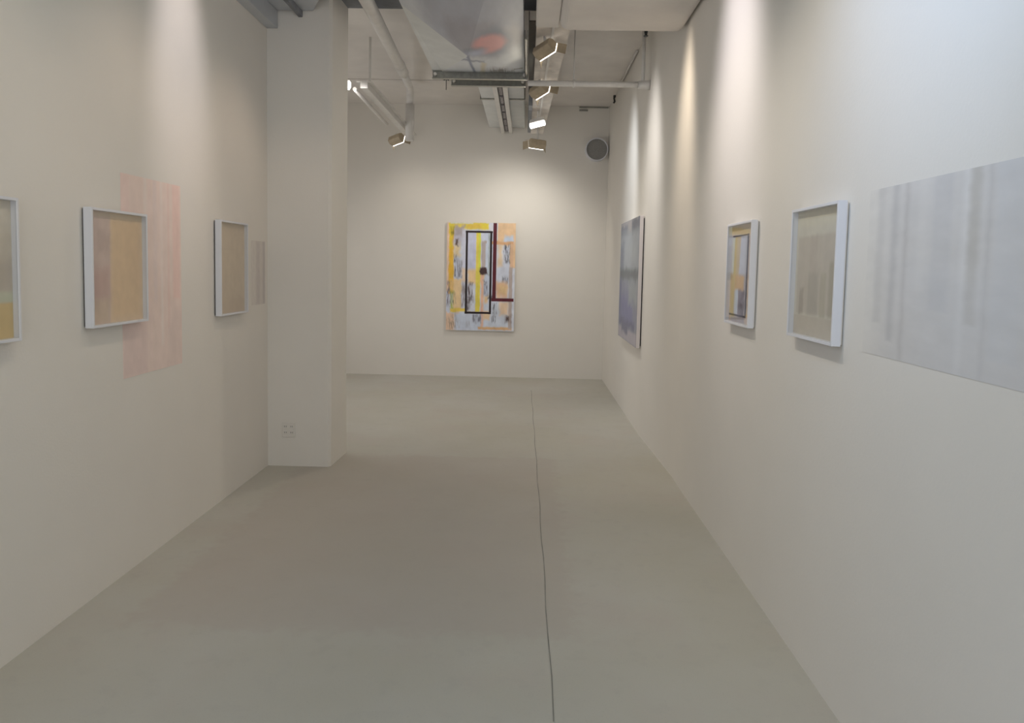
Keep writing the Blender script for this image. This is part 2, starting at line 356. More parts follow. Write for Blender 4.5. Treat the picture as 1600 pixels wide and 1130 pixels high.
aA = art('ochre band drawing', (140, 131, 116), [
    (0, 1, 0, .2, (150, 143, 130), dict(s=.15, r=.05, o=.7)), (0, 1, .42, .66, (128, 118, 106), dict(s=.06, r=.05, o=.7)),
    (0, 1, .66, .74, (138, 139, 118), dict(s=.02)), (0, 1, .74, 1, (153, 129, 82), dict(s=.015))], ref=LW, sat=.72)
aB = art('rose and tan drawing', (160, 138, 112), [
    (0, .37, 0, 1, (150, 130, 120), dict(s=.008, a=1.5)), (0, .36, .5, .8, (145, 116, 106), dict(s=.08, r=.1, o=.8)), (.16, .38, .18, .36, (138, 118, 108), dict(s=.05, r=.1, o=.7)),
    (0, .34, .78, 1, (150, 130, 108), dict(s=.06, o=.8)), (.40, .95, .05, .97, (163, 136, 102), dict(s=.06, r=.05, o=.9)), (.0, 1, 0, .05, (150, 135, 112), dict(s=.03, o=.8)),
    (.72, .92, .1, .7, (158, 132, 100), dict(s=.1, r=.1, o=.5))], ref=LW, sat=.72)
aC = art('plain tan drawing', (146, 131, 111), [(.1, .8, .28, .3, (138, 124, 106), dict(o=.4)), (0, 1, .85, 1, (140, 124, 105), dict(s=.08, o=.6)), (.35, 1, .1, .8, (150, 136, 115), dict(s=.1, r=.1, o=.5))], ref=LW, sat=.72)
framed('white box frame cut by the left edge, grey drawing with an ochre bottom band', 'L', 2.34, 2.825, 1.275, 1.828, aA, .048)
framed('white box frame with rose and tan drawing, hanging over the pink wall painting', 'L', 3.30, 3.79, 1.283, 1.834, aB, .048)
framed('white box frame with plain tan drawing, nearest the left partition corner', 'L', 4.703, 5.165, 1.246, 1.868, aC, .048)
aF1 = art('pale grey striped drawing', (178, 172, 158), [
    (0, 1, 0, .12, (182, 176, 158), dict(s=.03)), (.05, 1, .2, .82, (166, 156, 144), dict(s=.02, r=.02, a=-1, o=.9)), (.34, .5, .2, .82, (160, 148, 138), dict(s=.02, o=.5)),
    (.12, .22, .62, .83, (148, 138, 126), dict(s=.02, r=.05)), (.32, .55, .5, .82, (150, 143, 132), dict(s=.03, r=.05, o=.8)), (.6, .72, .5, .84, (158, 150, 132), dict(s=.02, o=.8)),
    (.78, 1, .42, .82, (148, 140, 124), dict(s=.03, r=.05, o=.8)), (0, 1, .84, 1, (170, 160, 146), dict(s=.01))], ref=RW, sat=.8)
aF2 = art('collage of peach grey and blue', (176, 160, 150), [
    (0, 1, 0, .1, (178, 160, 138), dict(s=.01)), (0, .75, .1, .92, (160, 158, 168), dict(s=.01)), (.05, .72, .12, .5, (168, 172, 186), dict(s=.02)),
    (.15, .4, .1, .55, (176, 158, 128), dict(s=.015, r=.06, a=6)), (.0, .2, .5, .95, (176, 156, 126), dict(s=.03, r=.05)), (.2, .62, .52, .68, (182, 152, 124), dict(s=.02, r=.08)),
    (.38, .66, .66, .94, (120, 114, 128), dict(s=.03, r=.12)), (.24, .38, .66, .92, (168, 176, 192), dict(s=.02)), (.42, .6, .8, .86, (90, 86, 96), dict(s=.02, r=.1, o=.7)),
    (.06, .76, .10, .115, (66, 60, 72), dict(s=.004, r=.006)), (.70, .76, .10, .93, (72, 74, 88), dict(s=.006, r=.01)), (.0, .76, .92, .94, (62, 60, 76), dict(s=.004, r=.008)),
    (.78, 1, .12, .55, (158, 146, 140), dict(s=.02, r=.05)), (.84, .98, .3, .6, (128, 116, 116), dict(s=.03, r=.1, st=.7)), (.76, 1, .66, .95, (182, 158, 134), dict(s=.02, r=.04)),
    (.1, .7, .945, 1, (140, 138, 150), dict(st=.6))], ref=RW, sat=.8)
framed('white box frame with pale grey striped drawing, nearest on the right wall', 'R', 2.686, 3.156, 1.337, 1.865, aF1, .042)
framed('white box frame with collage of peach, blue and a dark rectangle, on the right wall', 'R', 3.718, 4.165, 1.318, 1.863, aF2, .040)

# ------------------------------------------------------------------ wall paintings (washes of paint straight on the wall)
rnd = random.Random(7)
pinkp = [(0, 1, 0, 1, (164, 140, 130), dict(s=.004, r=.008))]
for x0, x1, c, o in [(0, .12, (166, 136, 128), .7), (.34, .40, (160, 148, 140), .6), (.42, .47, (166, 140, 132), .5), (.50, .56, (156, 136, 132), .7), (.62, .66, (164, 148, 140), .8), (.74, .78, (166, 132, 122), .7), (.84, .97, (170, 132, 122), .8)]:
    pinkp.append((x0, x1, -.1, rnd.uniform(.6, 1.1), c, dict(s=.02, r=.02, o=o)))
pinkp += [(.0, .38, .60, 1.0, (158, 132, 126), dict(s=.03, o=.7)), (.75, 1, .70, 1, (156, 134, 126), dict(s=.06, r=.08, o=.6)), (.36, .74, .1, .5, (166, 144, 136), dict(s=.1, r=.1, o=.5))]
tag(sheet('wall_painting', '+x', XL, 3.625, 4.254, 1.0, 2.028, art('pink wash', (164, 140, 130), pinkp, ref=LW, rough=.85, bump=0, sat=.52), loc=(XL, 3.94, 1.0), thick=.0012),
    'pale pink striped wash painted on the left wall behind the framed rose drawing', 'mural', 'striped washes painted on the walls')
tag(sheet('wall_painting', '+x', XL, 5.345, 5.625, 1.283, 1.758, art('lilac wash', (145, 138, 131), [(.0, .30, 0, 1, (148, 142, 135), dict(s=.05)), (.35, .6, 0, 1, (140, 132, 127), dict(s=.05)), (.82, .97, 0, 1, (134, 127, 123), dict(s=.04))], ref=LW, rough=.85, bump=0, sat=.52), loc=(XL, 5.48, 1.28), thick=.0012),
    'small narrow grey-lilac wash painted on the left wall beside the corner', 'mural', 'striped washes painted on the walls')
gp = [(-.1, .05, -.2, 1.2, (190, 185, 178), dict(s=.09, r=.01, o=1))]
for x0, x1, y1, c, o in [(.04, .07, .8, (166, 162, 160), .5), (.10, .125, .9, (158, 155, 155), .6), (.15, .165, 1, (160, 154, 152), .6), (.20, .23, .6, (182, 178, 175), .5), (.25, .31, .7, (164, 162, 164), .5), (.34, .36, 1.1, (186, 183, 182), .6),
                         (.36, .39, .75, (160, 154, 146), .7), (.41, .42, 1, (156, 152, 152), .5), (.43, .50, .9, (172, 172, 176), .5), (.54, .58, .45, (150, 154, 162), .7), (.60, .63, .5, (156, 160, 166), .5),
                         (.68, .76, 1.1, (162, 168, 176), .5), (.80, .84, .8, (150, 156, 164), .5), (.88, .95, 1.1, (164, 168, 174), .5)]:
    gp.append((x0, x1, -.1, y1, c, dict(s=.012, r=.015, o=o)))
gp += [(.2, 1.1, .5, 1.1, (172, 174, 182), dict(s=.15, r=.1, o=.35))]
tag(sheet('wall_painting', '-x', XR, 2.53, .95, 1.337, 1.882, art('grey wash', (176, 172, 170), gp, ref=RW, rough=.85, bump=0, sat=.6), loc=(XR, 1.75, 1.33), thick=.0012),
    'wide pale grey striped wash painted on the right wall, running out of the photo', 'mural', 'striped washes painted on the walls')

# ------------------------------------------------------------------ canvases of the back room
def zz(x0, x1, y0, y1, c, **k):   # picture-plane measurements
    return ((x0 - 117) / 592, (x1 - 117) / 592, (y0 - 108) / 925, (y1 - 108) / 925, c, k)
FW = (190, 182, 172)
K = dict
pl = [
    zz(110, 140, 108, 700, (222, 186, 160), s=.012), zz(110, 200, 880, 1040, (226, 188, 158), s=.015, r=.06),
    zz(178, 290, 160, 590, (196, 198, 212), s=.02, r=.05), zz(135, 178, 118, 715, (216, 162, 44), s=.012, r=.035), zz(138, 165, 130, 330, (206, 178, 40), s=.02, r=.03, o=.8),
    zz(178, 230, 290, 400, (222, 196, 150), s=.03, r=.07), zz(135, 478, 108, 168, (206, 182, 52), s=.012, r=.03), zz(290, 410, 120, 160, (222, 184, 70), s=.02, r=.03), zz(150, 340, 108, 118, (205, 210, 214), s=.008, r=.02, o=.8),
    zz(180, 275, 130, 230, (150, 136, 138), s=.03, r=.09, o=.9), zz(150, 180, 150, 215, (120, 110, 40), s=.02, r=.05, st=.6), zz(180, 245, 225, 300, (168, 160, 172), s=.03, r=.08, o=.8),
    zz(190, 215, 260, 310, (90, 70, 60), s=.015, r=.06), zz(178, 205, 385, 580, (90, 92, 100), s=.02, r=.04, st=.85), zz(210, 258, 430, 585, (120, 116, 126), s=.02, r=.06, st=.6),
    zz(250, 280, 170, 500, (186, 184, 198), s=.02, r=.03, st=.5), zz(252, 282, 500, 620, (226, 196, 168), s=.02, r=.03),
    zz(175, 248, 590, 862, (228, 192, 142), s=.012, r=.04), zz(205, 240, 840, 935, (224, 180, 140), s=.02, r=.05), zz(148, 178, 600, 700, (224, 180, 110), s=.02, r=.04),
    zz(150, 182, 700, 850, (160, 165, 60), s=.02, r=.04, st=.5), zz(118, 150, 620, 820, (104, 92, 100), s=.02, r=.05, st=.8), zz(165, 195, 705, 800, (70, 78, 84), s=.02, r=.05, st=.9),
    zz(245, 290, 620, 830, (140, 130, 132), s=.02, r=.04, st=.8), zz(150, 362, 842, 876, (208, 176, 70), s=.01, r=.03),
    # inside the black rectangle
    zz(295, 370, 190, 510, (192, 194, 216), s=.01, r=.02), zz(345, 362, 190, 500, (168, 166, 190), s=.01, r=.01, o=.7), zz(440, 495, 190, 700, (190, 196, 212), s=.01, r=.03), zz(475, 498, 190, 560, (140, 150, 150), s=.01, r=.02, st=.5),
    zz(295, 365, 630, 870, (196, 196, 206), s=.01, r=.03), zz(300, 445, 510, 630, (232, 194, 142), s=.02, r=.05), zz(370, 410, 190, 870, (204, 184, 66), s=.008, r=.02), zz(392, 410, 190, 500, (196, 196, 60), s=.008, r=.02, o=.8),
    zz(300, 350, 620, 790, (92, 80, 84), s=.02, r=.05, st=.75), zz(288, 325, 770, 860, (80, 66, 68), s=.02, r=.07, st=.5), zz(445, 480, 730, 870, (224, 188, 140), s=.02, r=.04),
    zz(418, 452, 262, 520, (160, 146, 142), s=.01, r=.02), zz(418, 440, 545, 1000, (206, 158, 130), s=.01, r=.025), zz(440, 475, 600, 720, (120, 118, 130), s=.02, r=.06, st=.8),
    zz(406, 466, 488, 545, (66, 46, 46), s=.012, r=.07), zz(440, 460, 262, 282, (160, 146, 142)),
    # lower band
    zz(190, 420, 886, 1030, (200, 206, 222), s=.02, r=.05), zz(440, 690, 800, 1005, (196, 200, 212), s=.02, r=.05), zz(350, 420, 885, 960, (110, 108, 120), s=.02, r=.05, st=.85), zz(290, 330, 950, 1010, (150, 150, 160), s=.02, r=.05, st=.8),
    zz(440, 500, 860, 935, (230, 196, 156), s=.015, r=.04), zz(130, 215, 900, 1030, (120, 104, 90), s=.03, r=.06, st=.9, a=-25, o=.7), zz(395, 690, 1000, 1024, (196, 152, 106), s=.008, r=.02),
    # right half
    zz(552, 720, 100, 490, (228, 186, 142), s=.012, r=.03), zz(478, 520, 108, 180, (190, 186, 192), s=.015, r=.04, o=.9), zz(548, 665, 290, 760, (198, 200, 214), s=.02, r=.05),
    zz(560, 600, 285, 470, (226, 196, 160), s=.03, r=.06), zz(610, 690, 222, 270, (186, 196, 214), s=.02, r=.06), zz(500, 560, 262, 288, (196, 150, 106), s=.008, r=.02), zz(545, 692, 265, 290, (198, 148, 104), s=.008, r=.02),
    zz(662, 692, 285, 480, (196, 156, 122), s=.008, r=.02), zz(658, 688, 480, 1015, (160, 144, 138), s=.008, r=.02), zz(695, 714, 490, 1030, (206, 206, 214), s=.008, r=.03),
    zz(615, 662, 285, 445, (80, 78, 86), s=.02, r=.05, st=.85), zz(600, 655, 560, 625, (110, 112, 120), s=.02, r=.06, st=.85), zz(545, 640, 612, 752, (230, 180, 144), s=.03, r=.07), zz(570, 640, 640, 720, (228, 190, 130), s=.04, r=.07, o=.8),
    zz(580, 655, 778, 890, (226, 192, 158), s=.03, r=.06), zz(520, 552, 800, 960, (86, 84, 90), s=.02, r=.05, st=.85), zz(632, 684, 895, 958, (84, 64, 60), s=.02, r=.07, st=.7), zz(480, 520, 700, 760, (70, 60, 70), s=.02, r=.06, st=.8),
    # ruled lines on top
    zz(278, 512, 178, 195, (34, 22, 26), s=.003, r=.004), zz(278, 500, 870, 888, (34, 22, 26), s=.003, r=.004), zz(280, 298, 180, 888, (34, 22, 26), s=.003, r=.004), zz(490, 508, 180, 888, (34, 22, 26), s=.003, r=.004),
    zz(516, 547, 108, 776, (84, 26, 36), s=.003, r=.005), zz(508, 702, 750, 778, (84, 26, 36), s=.003, r=.005),
]
pl = [p[:5] + (dict(p[5], r=p[5].get('r', .02) * (1.0 if p[5].get('r', .02) < .006 else 1.35)),) for p in pl]
aBig = art('abstract yellow peach and grey canvas', (198, 200, 214), pl, ref=FW, rough=.5, noise=.12, sat=.84)
def canvas(label, axis, X, u0, u1, z0, z1, d, m, edge):
    s = {'-y': -1, '-x': -1}[axis]
    loc = ((u0 + u1) / 2, X, z0) if axis == '-y' else (X, (u0 + u1) / 2, z0)
    t = thing('canvas_painting', loc, label, 'painting')
    a, b = sorted((u0, u1)); i = .02
    if axis == '-y':
        boxes('stretcher', [((a + i, X - .001, z0 + i), (b - i, X - .012, z1 - i))], M['backing'], t)
        boxes('canvas', [((a, X - .012, z0), (b, X - d + .002, z1))], edge, t, bevel=.002)
    else:
        boxes('stretcher', [((X - .001, a + i, z0 + i), (X - .012, b - i, z1 - i))], M['backing'], t)
        boxes('canvas', [((X - .012, a, z0), (X - d + .002, b, z1))], edge, t, bevel=.002)
    sheet('painted_front', axis, X + s * (d - .002), u0, u1, z0, z1, m, t, thick=.002)
    return t
canvas('abstract canvas of yellow, peach and grey with a black rectangle, on the far wall', '-y', YF, -1.172, -.187, .677, 2.232, .04, aBig, M['canvas_edge'])
aBlue = art('blue grey cloud canvas', (134, 140, 150), [
    (0, 1, 0, .06, (150, 148, 156), dict(s=.02)), (0, .45, .03, .16, (118, 122, 136), dict(s=.03, r=.12)), (.62, 1, .0, .15, (112, 116, 130), dict(s=.03, r=.12)), (.4, .62, .0, .1, (148, 146, 152), dict(s=.05, r=.1)),
    (0, 1, .10, .42, (146, 152, 164), dict(s=.05, r=.1)), (.0, .22, .20, .5, (128, 134, 150), dict(s=.05, r=.15)), (.3, .9, .18, .34, (154, 160, 170), dict(s=.08, r=.15, o=.7)),
    (0, 1, .40, .50, (112, 117, 124), dict(s=.03, r=.06)), (0, 1, .50, .88, (132, 135, 154), dict(s=.05, r=.1)), (.1, .8, .62, .86, (122, 124, 154), dict(s=.08, r=.2)), (.55, 1, .5, .68, (142, 148, 158), dict(s=.05, r=.15)),
    (.0, .12, .5, .8, (116, 120, 146), dict(s=.04, r=.1)), (.05, .9, .82, .88, (112, 114, 138), dict(s=.03, r=.12)), (0, 1, .90, 1, (158, 155, 168), dict(s=.02, r=.05)), (.2, .55, .86, .94, (112, 114, 134), dict(s=.03, r=.12))],
    ref=(200, 198, 198), rough=.6)
canvas('tall blue-grey cloudy canvas on the right wall of the back room', '-x', XRF, 8.52, 7.12, .845, 2.12, .05, aBlue, mat('pinkish canvas edge', (.80, .74, .72), .8))

# ------------------------------------------------------------------ outlet on the partition
t = thing('wall_outlet', (-1.85, 5.68, .24), 'white double wall outlet low on the left partition', 'outlet')
boxes('cover_plate', [((-1.905, 5.672, .232), (-1.80, 5.68, .352))], M['plastic'], t, bevel=.003)
for cx in (-1.878, -1.828):
    for cz in (.318, .270):
        so = boxes('socket', [((cx - .014, 5.669, cz - .014), (cx + .014, 5.6735, cz + .014))], M['plastic'], t, bevel=.0015)
        boxes('slot', [((cx - .008, 5.6682, cz - .006), (cx - .005, 5.6695, cz + .006)), ((cx + .005, 5.6682, cz - .006), (cx + .008, 5.6695, cz + .006))], M['backing'], so)

# ------------------------------------------------------------------ round vent on the far wall
t = thing('round_vent', (.932, YF, 3.283), 'round grey duct vent with pale rim high in the far right corner', 'vent')
def ring(name, cx, cz, r0, r1, y0, y1, m, par, n=48):
    bm = bmesh.new(); R = []
    for k in range(n):
        a = 2 * math.pi * k / n; c, s_ = math.cos(a), math.sin(a)
        R.append([bm.verts.new((cx + r * c, y, cz + r * s_)) for r, y in ((r0, y0), (r1, y0), (r1, y1), (r0, y1))])
    for k in range(n):
        a, b = R[k], R[(k + 1) % n]
        for j in range(4): bm.faces.new([a[j], a[(j + 1) % 4], b[(j + 1) % 4], b[j]]).smooth = False
    return link(name, bm, m, par)
ring('duct_collar', .932, 3.283, .146, .160, YF - .14, YF, M['frame'], t)
bm = bmesh.new()
n = 40; c0 = bm.verts.new((.932, YF - .125, 3.283)); rr = [bm.verts.new((.932 + .149 * math.cos(2 * math.pi * k / n), YF - .118, 3.283 + .149 * math.sin(2 * math.pi * k / n))) for k in range(n)]
for k in range(n): bm.faces.new([c0, rr[k], rr[(k + 1) % n]])
link('mesh_screen', bm, M['grille'], t)

# ------------------------------------------------------------------ main duct
t = thing('ventilation_duct', (-.5, 6.0, 3.45), 'large grey sheet-metal duct with reflections painted underneath in the middle of the ceiling', 'duct')
zb = 3.45; xa, xb, ye, ys = -.945, -.075, 7.16, 3.6
uvp = lambda x, y: ((x - xa) / (xb - xa), (y - ys) / (ye - ys))
bm = bmesh.new(); uvl = bm.loops.layers.uv.new('UVMap')
A = [(xa, ys, zb), (xb, ys, zb), (xb, ye, zb), (xa, ye, zb)]
low = (-.545, 6.30, zb - .09); fl = (-.86, ye, zb); fn = (xa, 5.35, zb)
vv = {k: bm.verts.new(p) for k, p in dict(a=A[0], b=A[1], c=A[2], d=A[3], l=low, f=fl, n=fn).items()}
tp = {k: bm.verts.new((p[0], p[1], 3.67)) for k, p in dict(a=A[0], b=A[1], c=A[2], d=A[3]).items()}
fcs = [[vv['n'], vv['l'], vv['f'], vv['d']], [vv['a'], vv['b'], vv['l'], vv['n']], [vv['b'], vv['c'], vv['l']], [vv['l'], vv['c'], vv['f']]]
for f in fcs: bm.faces.new(f).material_index = 1 if f is fcs[0] else 0  # left facet takes the paler sheet: its sheen is put into the colour
bm.faces.new([vv['b'], vv['a'], tp['a'], tp['b']]); bm.faces.new([vv['c'], vv['b'], tp['b'], tp['c']]); bm.faces.new([vv['f'], vv['c'], tp['c'], tp['d'], vv['d']])
bm.faces.new([vv['n'], vv['d'], tp['d'], tp['a'], vv['a']]); bm.faces.new([tp['d'], tp['c'], tp['b'], tp['a']])
for f in bm.faces:
    for l in f.loops:
        q = l.vert.co; l[uvl].uv = uvp(q.x, q.y)
# reflections painted as patches on the underside: x right, y downwards = towards the camera
def dd(x0, x1, ya, yb, c, **k):
    u0, v0 = uvp(x0, ya); u1, v1 = uvp(x1, yb); return (u0, u1, 1 - v1, 1 - v0, c, k)
duct_m = art('galvanised sheet with painted reflections', (214, 218, 224), [
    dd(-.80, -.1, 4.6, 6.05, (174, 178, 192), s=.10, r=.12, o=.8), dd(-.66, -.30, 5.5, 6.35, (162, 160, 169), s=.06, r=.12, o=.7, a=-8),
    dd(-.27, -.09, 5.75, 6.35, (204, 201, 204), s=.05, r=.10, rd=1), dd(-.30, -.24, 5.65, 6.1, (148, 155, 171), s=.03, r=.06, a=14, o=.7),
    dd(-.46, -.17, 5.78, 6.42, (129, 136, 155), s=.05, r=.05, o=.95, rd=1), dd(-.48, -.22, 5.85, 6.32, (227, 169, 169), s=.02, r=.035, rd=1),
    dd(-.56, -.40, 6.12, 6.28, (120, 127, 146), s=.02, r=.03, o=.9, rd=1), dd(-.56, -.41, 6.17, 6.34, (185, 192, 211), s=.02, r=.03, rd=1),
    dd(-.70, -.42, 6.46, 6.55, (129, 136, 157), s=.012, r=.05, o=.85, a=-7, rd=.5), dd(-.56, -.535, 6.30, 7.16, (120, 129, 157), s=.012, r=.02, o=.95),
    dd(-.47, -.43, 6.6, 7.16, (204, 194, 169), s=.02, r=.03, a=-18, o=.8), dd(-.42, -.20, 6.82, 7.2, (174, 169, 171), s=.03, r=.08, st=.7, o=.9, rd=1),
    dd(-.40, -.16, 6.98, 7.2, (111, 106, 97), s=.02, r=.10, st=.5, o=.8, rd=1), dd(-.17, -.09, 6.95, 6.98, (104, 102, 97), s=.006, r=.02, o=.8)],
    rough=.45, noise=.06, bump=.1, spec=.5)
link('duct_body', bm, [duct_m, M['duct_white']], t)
def flange(name, x0, x1, y, z0, z1, par, d=.05):
    fo = boxes(name, [((x0, y - .006, z0), (x1, y, z1)), ((x0, y - d, z1 - .006), (x1, y, z1)), ((x0, y - d, z0), (x1, y, z0 + .006))], M['steel'], par, bevel=.001)
    for bx in (x0 + .03, x1 - .03):
        tube('bolt', [(bx, y - d - .012, (z0 + z1) / 2), (bx, y - .001, (z0 + z1) / 2)], .014, M['white_metal'], fo, seg=10)
    return fo
flange('flange', -.95, -.045, 7.15, 3.375, 3.455, t)
flange('flange', -.80, -.065, 7.44, 3.38, 3.47, t)
boxes('flange', [((-.068, 5.95, 3.40), (-.040, 7.15, 3.406)), ((-.046, 5.95, 3.40), (-.040, 7.15, 3.47)), ((-.068, 5.95, 3.40), (-.062, 7.15, 3.47))], M['steel'], t, bevel=.001)
tr = boxes('transition_piece', [((-.80, 7.151, 3.50), (-.08, 7.43, 3.68))], M['duct_white'], t)
# narrower white duct running on to the far wall
t = thing('ventilation_duct', (-.36, 9.0, 3.586), 'narrower white duct between the steel flanges and the far wall', 'duct')
bm = bmesh.new(); add_box(bm, (-.595, 7.46, 3.586), (-.09, 8.83, 3.82)); add_box(bm, (-.595, 8.87, 3.586), (-.09, YF, 3.82)); link('duct_body', bm, M['duct_white'], t, bevel=.003)
boxes('joint_band', [((-.61, 8.83, 3.572), (-.075, 8.87, 3.83))], M['steel'], t, bevel=.002)
# slotted fixture under it
t = thing('slot_diffuser', (-.30, 9.0, 3.50), 'long white slotted fixture under the narrow duct, dark segmented slot', 'diffuser')
x0 = -.423
boxes('side_rail', [((x0, 7.50, 3.50), (x0 + .05, YF - .02, 3.568))], M['white_metal'], t, bevel=.002)
boxes('side_rail', [((x0 + .11, 7.50, 3.50), (x0 + .16, YF - .02, 3.568))], M['white_metal'], t, bevel=.002)
boxes('slot_liner', [((x0 + .05, 7.50, 3.535), (x0 + .11, YF - .02, 3.56))], M['black'], t)
for hy_ in (7.9, 10.2): boxes('strap', [((x0 + .02, hy_, 3.566), (x0 + .14, hy_ + .03, 3.5855))], M['white_metal'], t)
for k in range(7):
    y = 7.55 + k * .43; boxes('louver', [((x0 + .064, y + .04, 3.515), (x0 + .098, y + .38, 3.535))], M['slot'], t, bevel=.002)

# ------------------------------------------------------------------ dark gap strip and board with floodlights
boxes_t = thing('dark_gap_strip', (.02, 7.0, 3.5), 'dark brown painted-shade strip between the large duct and the whitewashed board', 'strip')  # dark strip stands in for the shade in the gap beside the duct
boxes('gap_strip_face', [((-.03, 5.9, 3.52), (.022, 8.2, 3.53))], M['dark'], boxes_t)
boxes('gap_strip_side', [((-.036, 5.9, 3.50), (-.03, 8.2, 3.60)), ], M['dark'], boxes_t)
t = thing('lighting_board', (.15, 8.0, 3.45), 'whitewashed ceiling board carrying the row of floodlights, right of the ducts', 'board')
bm = bmesh.new(); add_prism(bm, [(.028, 5.82), (.30, 5.82), (.160, 9.9), (.0, 9.9)], [3.50, 3.50, 3.375, 3.375], [3.525, 3.525, 3.40, 3.40]); link('board', bm, M['board'], t)
bm = bmesh.new(); add_prism(bm, [(-.03, 8.25), (.010, 8.25), (-.004, 9.9), (-.045, 9.9)], 3.385, 3.56); link('side_board', bm, M['header'], t)
bm = bmesh.new(); add_prism(bm, [(.15, 5.9), (.17, 5.9), (.09, 9.85), (.07, 9.85)], [3.482, 3.482, 3.36, 3.36], [3.499, 3.499, 3.375, 3.375]); link('track', bm, M['white_metal'], t)
for hx, hy_ in ((.10, 6.4), (.05, 9.8)):
    boxes('hanger', [((hx, hy_, 3.53 if hy_ < 8 else 3.405), (hx + .02, hy_ + .02, ZC))], M['white_metal'], t)

def floodlight(label, loc, yaw, tilt, glow=None, mount_z=3.45, beam='floodlight_beam', size=1.0, roll=0.0, bar=False):
    """housing facing local -Y after yaw (about z) and tilt downwards"""
    t = thing('floodlight', loc, label, 'lamp', 'floodlights under the back room ceiling')
    R = Matrix.Rotation(yaw, 4, 'Z') @ Matrix.Rotation(tilt, 4, 'X') @ Matrix.Rotation(roll, 4, 'Y'); L0 = Vector(loc)
    def X(bm):
        bmesh.ops.transform(bm, matrix=Matrix.Translation(L0) @ R @ Matrix.Scale(size, 4), verts=bm.verts[:]); return bm
    hm = M['white_metal'] if bar else M['tan']
    bm = bmesh.new()
    prof = [(-.05, -.05), (-.05, .05), (.01, .055), (.05, .03), (.05, -.03), (.01, -.055)]
    a = [bm.verts.new((-.10, y, z)) for y, z in prof]; b = [bm.verts.new((.10, y, z)) for y, z in prof]
    bm.faces.new(a); bm.faces.new(b[::-1])
    for i in range(6): bm.faces.new([a[i], b[i], b[(i + 1) % 6], a[(i + 1) % 6]])
    link('housing', X(bm), hm, t, bevel=.006)
    bm = bmesh.new()
    if bar: add_tube(bm, [(-.105, -.055, 0), (-.10, -.055, 0), (.10, -.055, 0), (.105, -.055, 0)], [.02, .034, .034, .02], 20)
    else: add_box(bm, (-.096, -.0555, -.049), (.096, -.051, .049))
    link('lens', X(bm), M['lamp'], t)
    if not bar:
        for sgn in (1, -1):      # top and bottom barn doors
            for q in ([(-.10, -.057, sgn * .055), (.10, -.057, sgn * .055), (.12, -.13, sgn * .085), (-.12, -.13, sgn * .085)],
                      [(sgn * .104, -.057, -.05), (sgn * .104, -.057, .05), (sgn * .15, -.12, .055), (sgn * .15, -.12, -.055)]):
                if sgn < 0 and abs(q[0][2] - q[1][2]) < 1e-6: continue      # three doors: top and both sides
                bm = bmesh.new(); off = Vector((0, 0, sgn * .003)) if abs(q[0][2] - q[1][2]) < 1e-6 else Vector((sgn * .003, 0, 0))
                v = [bm.verts.new(p) for p in q]; v2 = [bm.verts.new(Vector(p) + off) for p in q]
                bm.faces.new(v); bm.faces.new(v2[::-1])
                for i in range(4): bm.faces.new([v[i], v[(i + 1) % 4], v2[(i + 1) % 4], v2[i]])
                link('barn_door', X(bm), M['tan'], t)
    if mount_z:
        tube('stem', [loc, (loc[0], loc[1], mount_z)], .011, M['white_metal'], t, seg=10)
    if glow:
        tgt, p, c, ang = glow[:4]
        d = (R @ Vector((0, -1, 0, 0))).to_3d(); src = L0 + d * .16 * size
        spot(beam, src, tgt, p, c, ang, 1.0, .05, glow[4] if len(glow) > 4 else 1.0)
    return t
R_ = math.radians
floodlight('tan floodlight with barn doors on the board, nearest, just under the bulkhead', (.095, 6.15, 3.385), R_(128), R_(24), roll=R_(16), glow=((XRF, 6.85, 2.2), 66, (1, .96, .94), 112, .32), beam='flood_1', mount_z=3.483, size=.92)
floodlight('tan floodlight with barn doors on the board, beside the white cross pipe', (.072, 7.38, 3.352), R_(124), R_(22), roll=R_(14), glow=((XRF, 8.15, 2.3), 66, (.92, .96, 1), 110, .36), beam='flood_2', mount_z=3.445)
floodlight('lit floodlight on the board facing the camera, its lamp a glowing white bar', (.076, 8.6, 3.275), R_(-8), R_(48), size=.86, roll=R_(-16), bar=True, glow=((-.6, 5.5, 0), 78, (1, .92, .74), 130), beam='flood_3', mount_z=3.40)
floodlight('tan floodlight at the far end of the board, turned to the far wall', (.085, 9.3, 3.145), R_(200), R_(14), roll=R_(-4), glow=((-.4, YF, 1.3), 62, (1, .95, .86), 130), beam='flood_4', mount_z=3.375)
t = thing('track_rail', (-1.6, 9.0, 3.36), 'long white lighting rail hanging at the left of the back room', 'rail')
boxes('rail_body', [((-1.69, 7.35, 3.33), (-1.615, 10.25, 3.39))], M['white_metal'], t, bevel=.004)
boxes('rail_flange', [((-1.73, 7.35, 3.39), (-1.575, 10.25, 3.40))], M['white_metal'], t, bevel=.002)
for yy in (7.6, 9.9): boxes('hanger', [((-1.66, yy, 3.40), (-1.64, yy + .02, ZC))], M['white_metal'], t)
tube('cable', [(-1.745, 7.35, 3.32), (-1.745, 8.2, 3.305), (-1.745, 9.0, 3.30)], .02, M['white_metal'], t)
floodlight('tan floodlight under the far end of the left rail, beside the drop pipe', (-1.755, 9.70, 3.24), R_(140), R_(25), roll=R_(12), glow=((-1.5, YF, 1.2), 8, WARM, 130), mount_z=3.31, beam='flood_5')
floodlight('lit floodlight half hidden by the partition edge, left of the rail', (-1.885, 7.30, 3.36), R_(20), R_(20), glow=((-.6, 9, 0.5), 52, (1, .95, .95), 130), mount_z=ZC, bar=True, beam='flood_6')

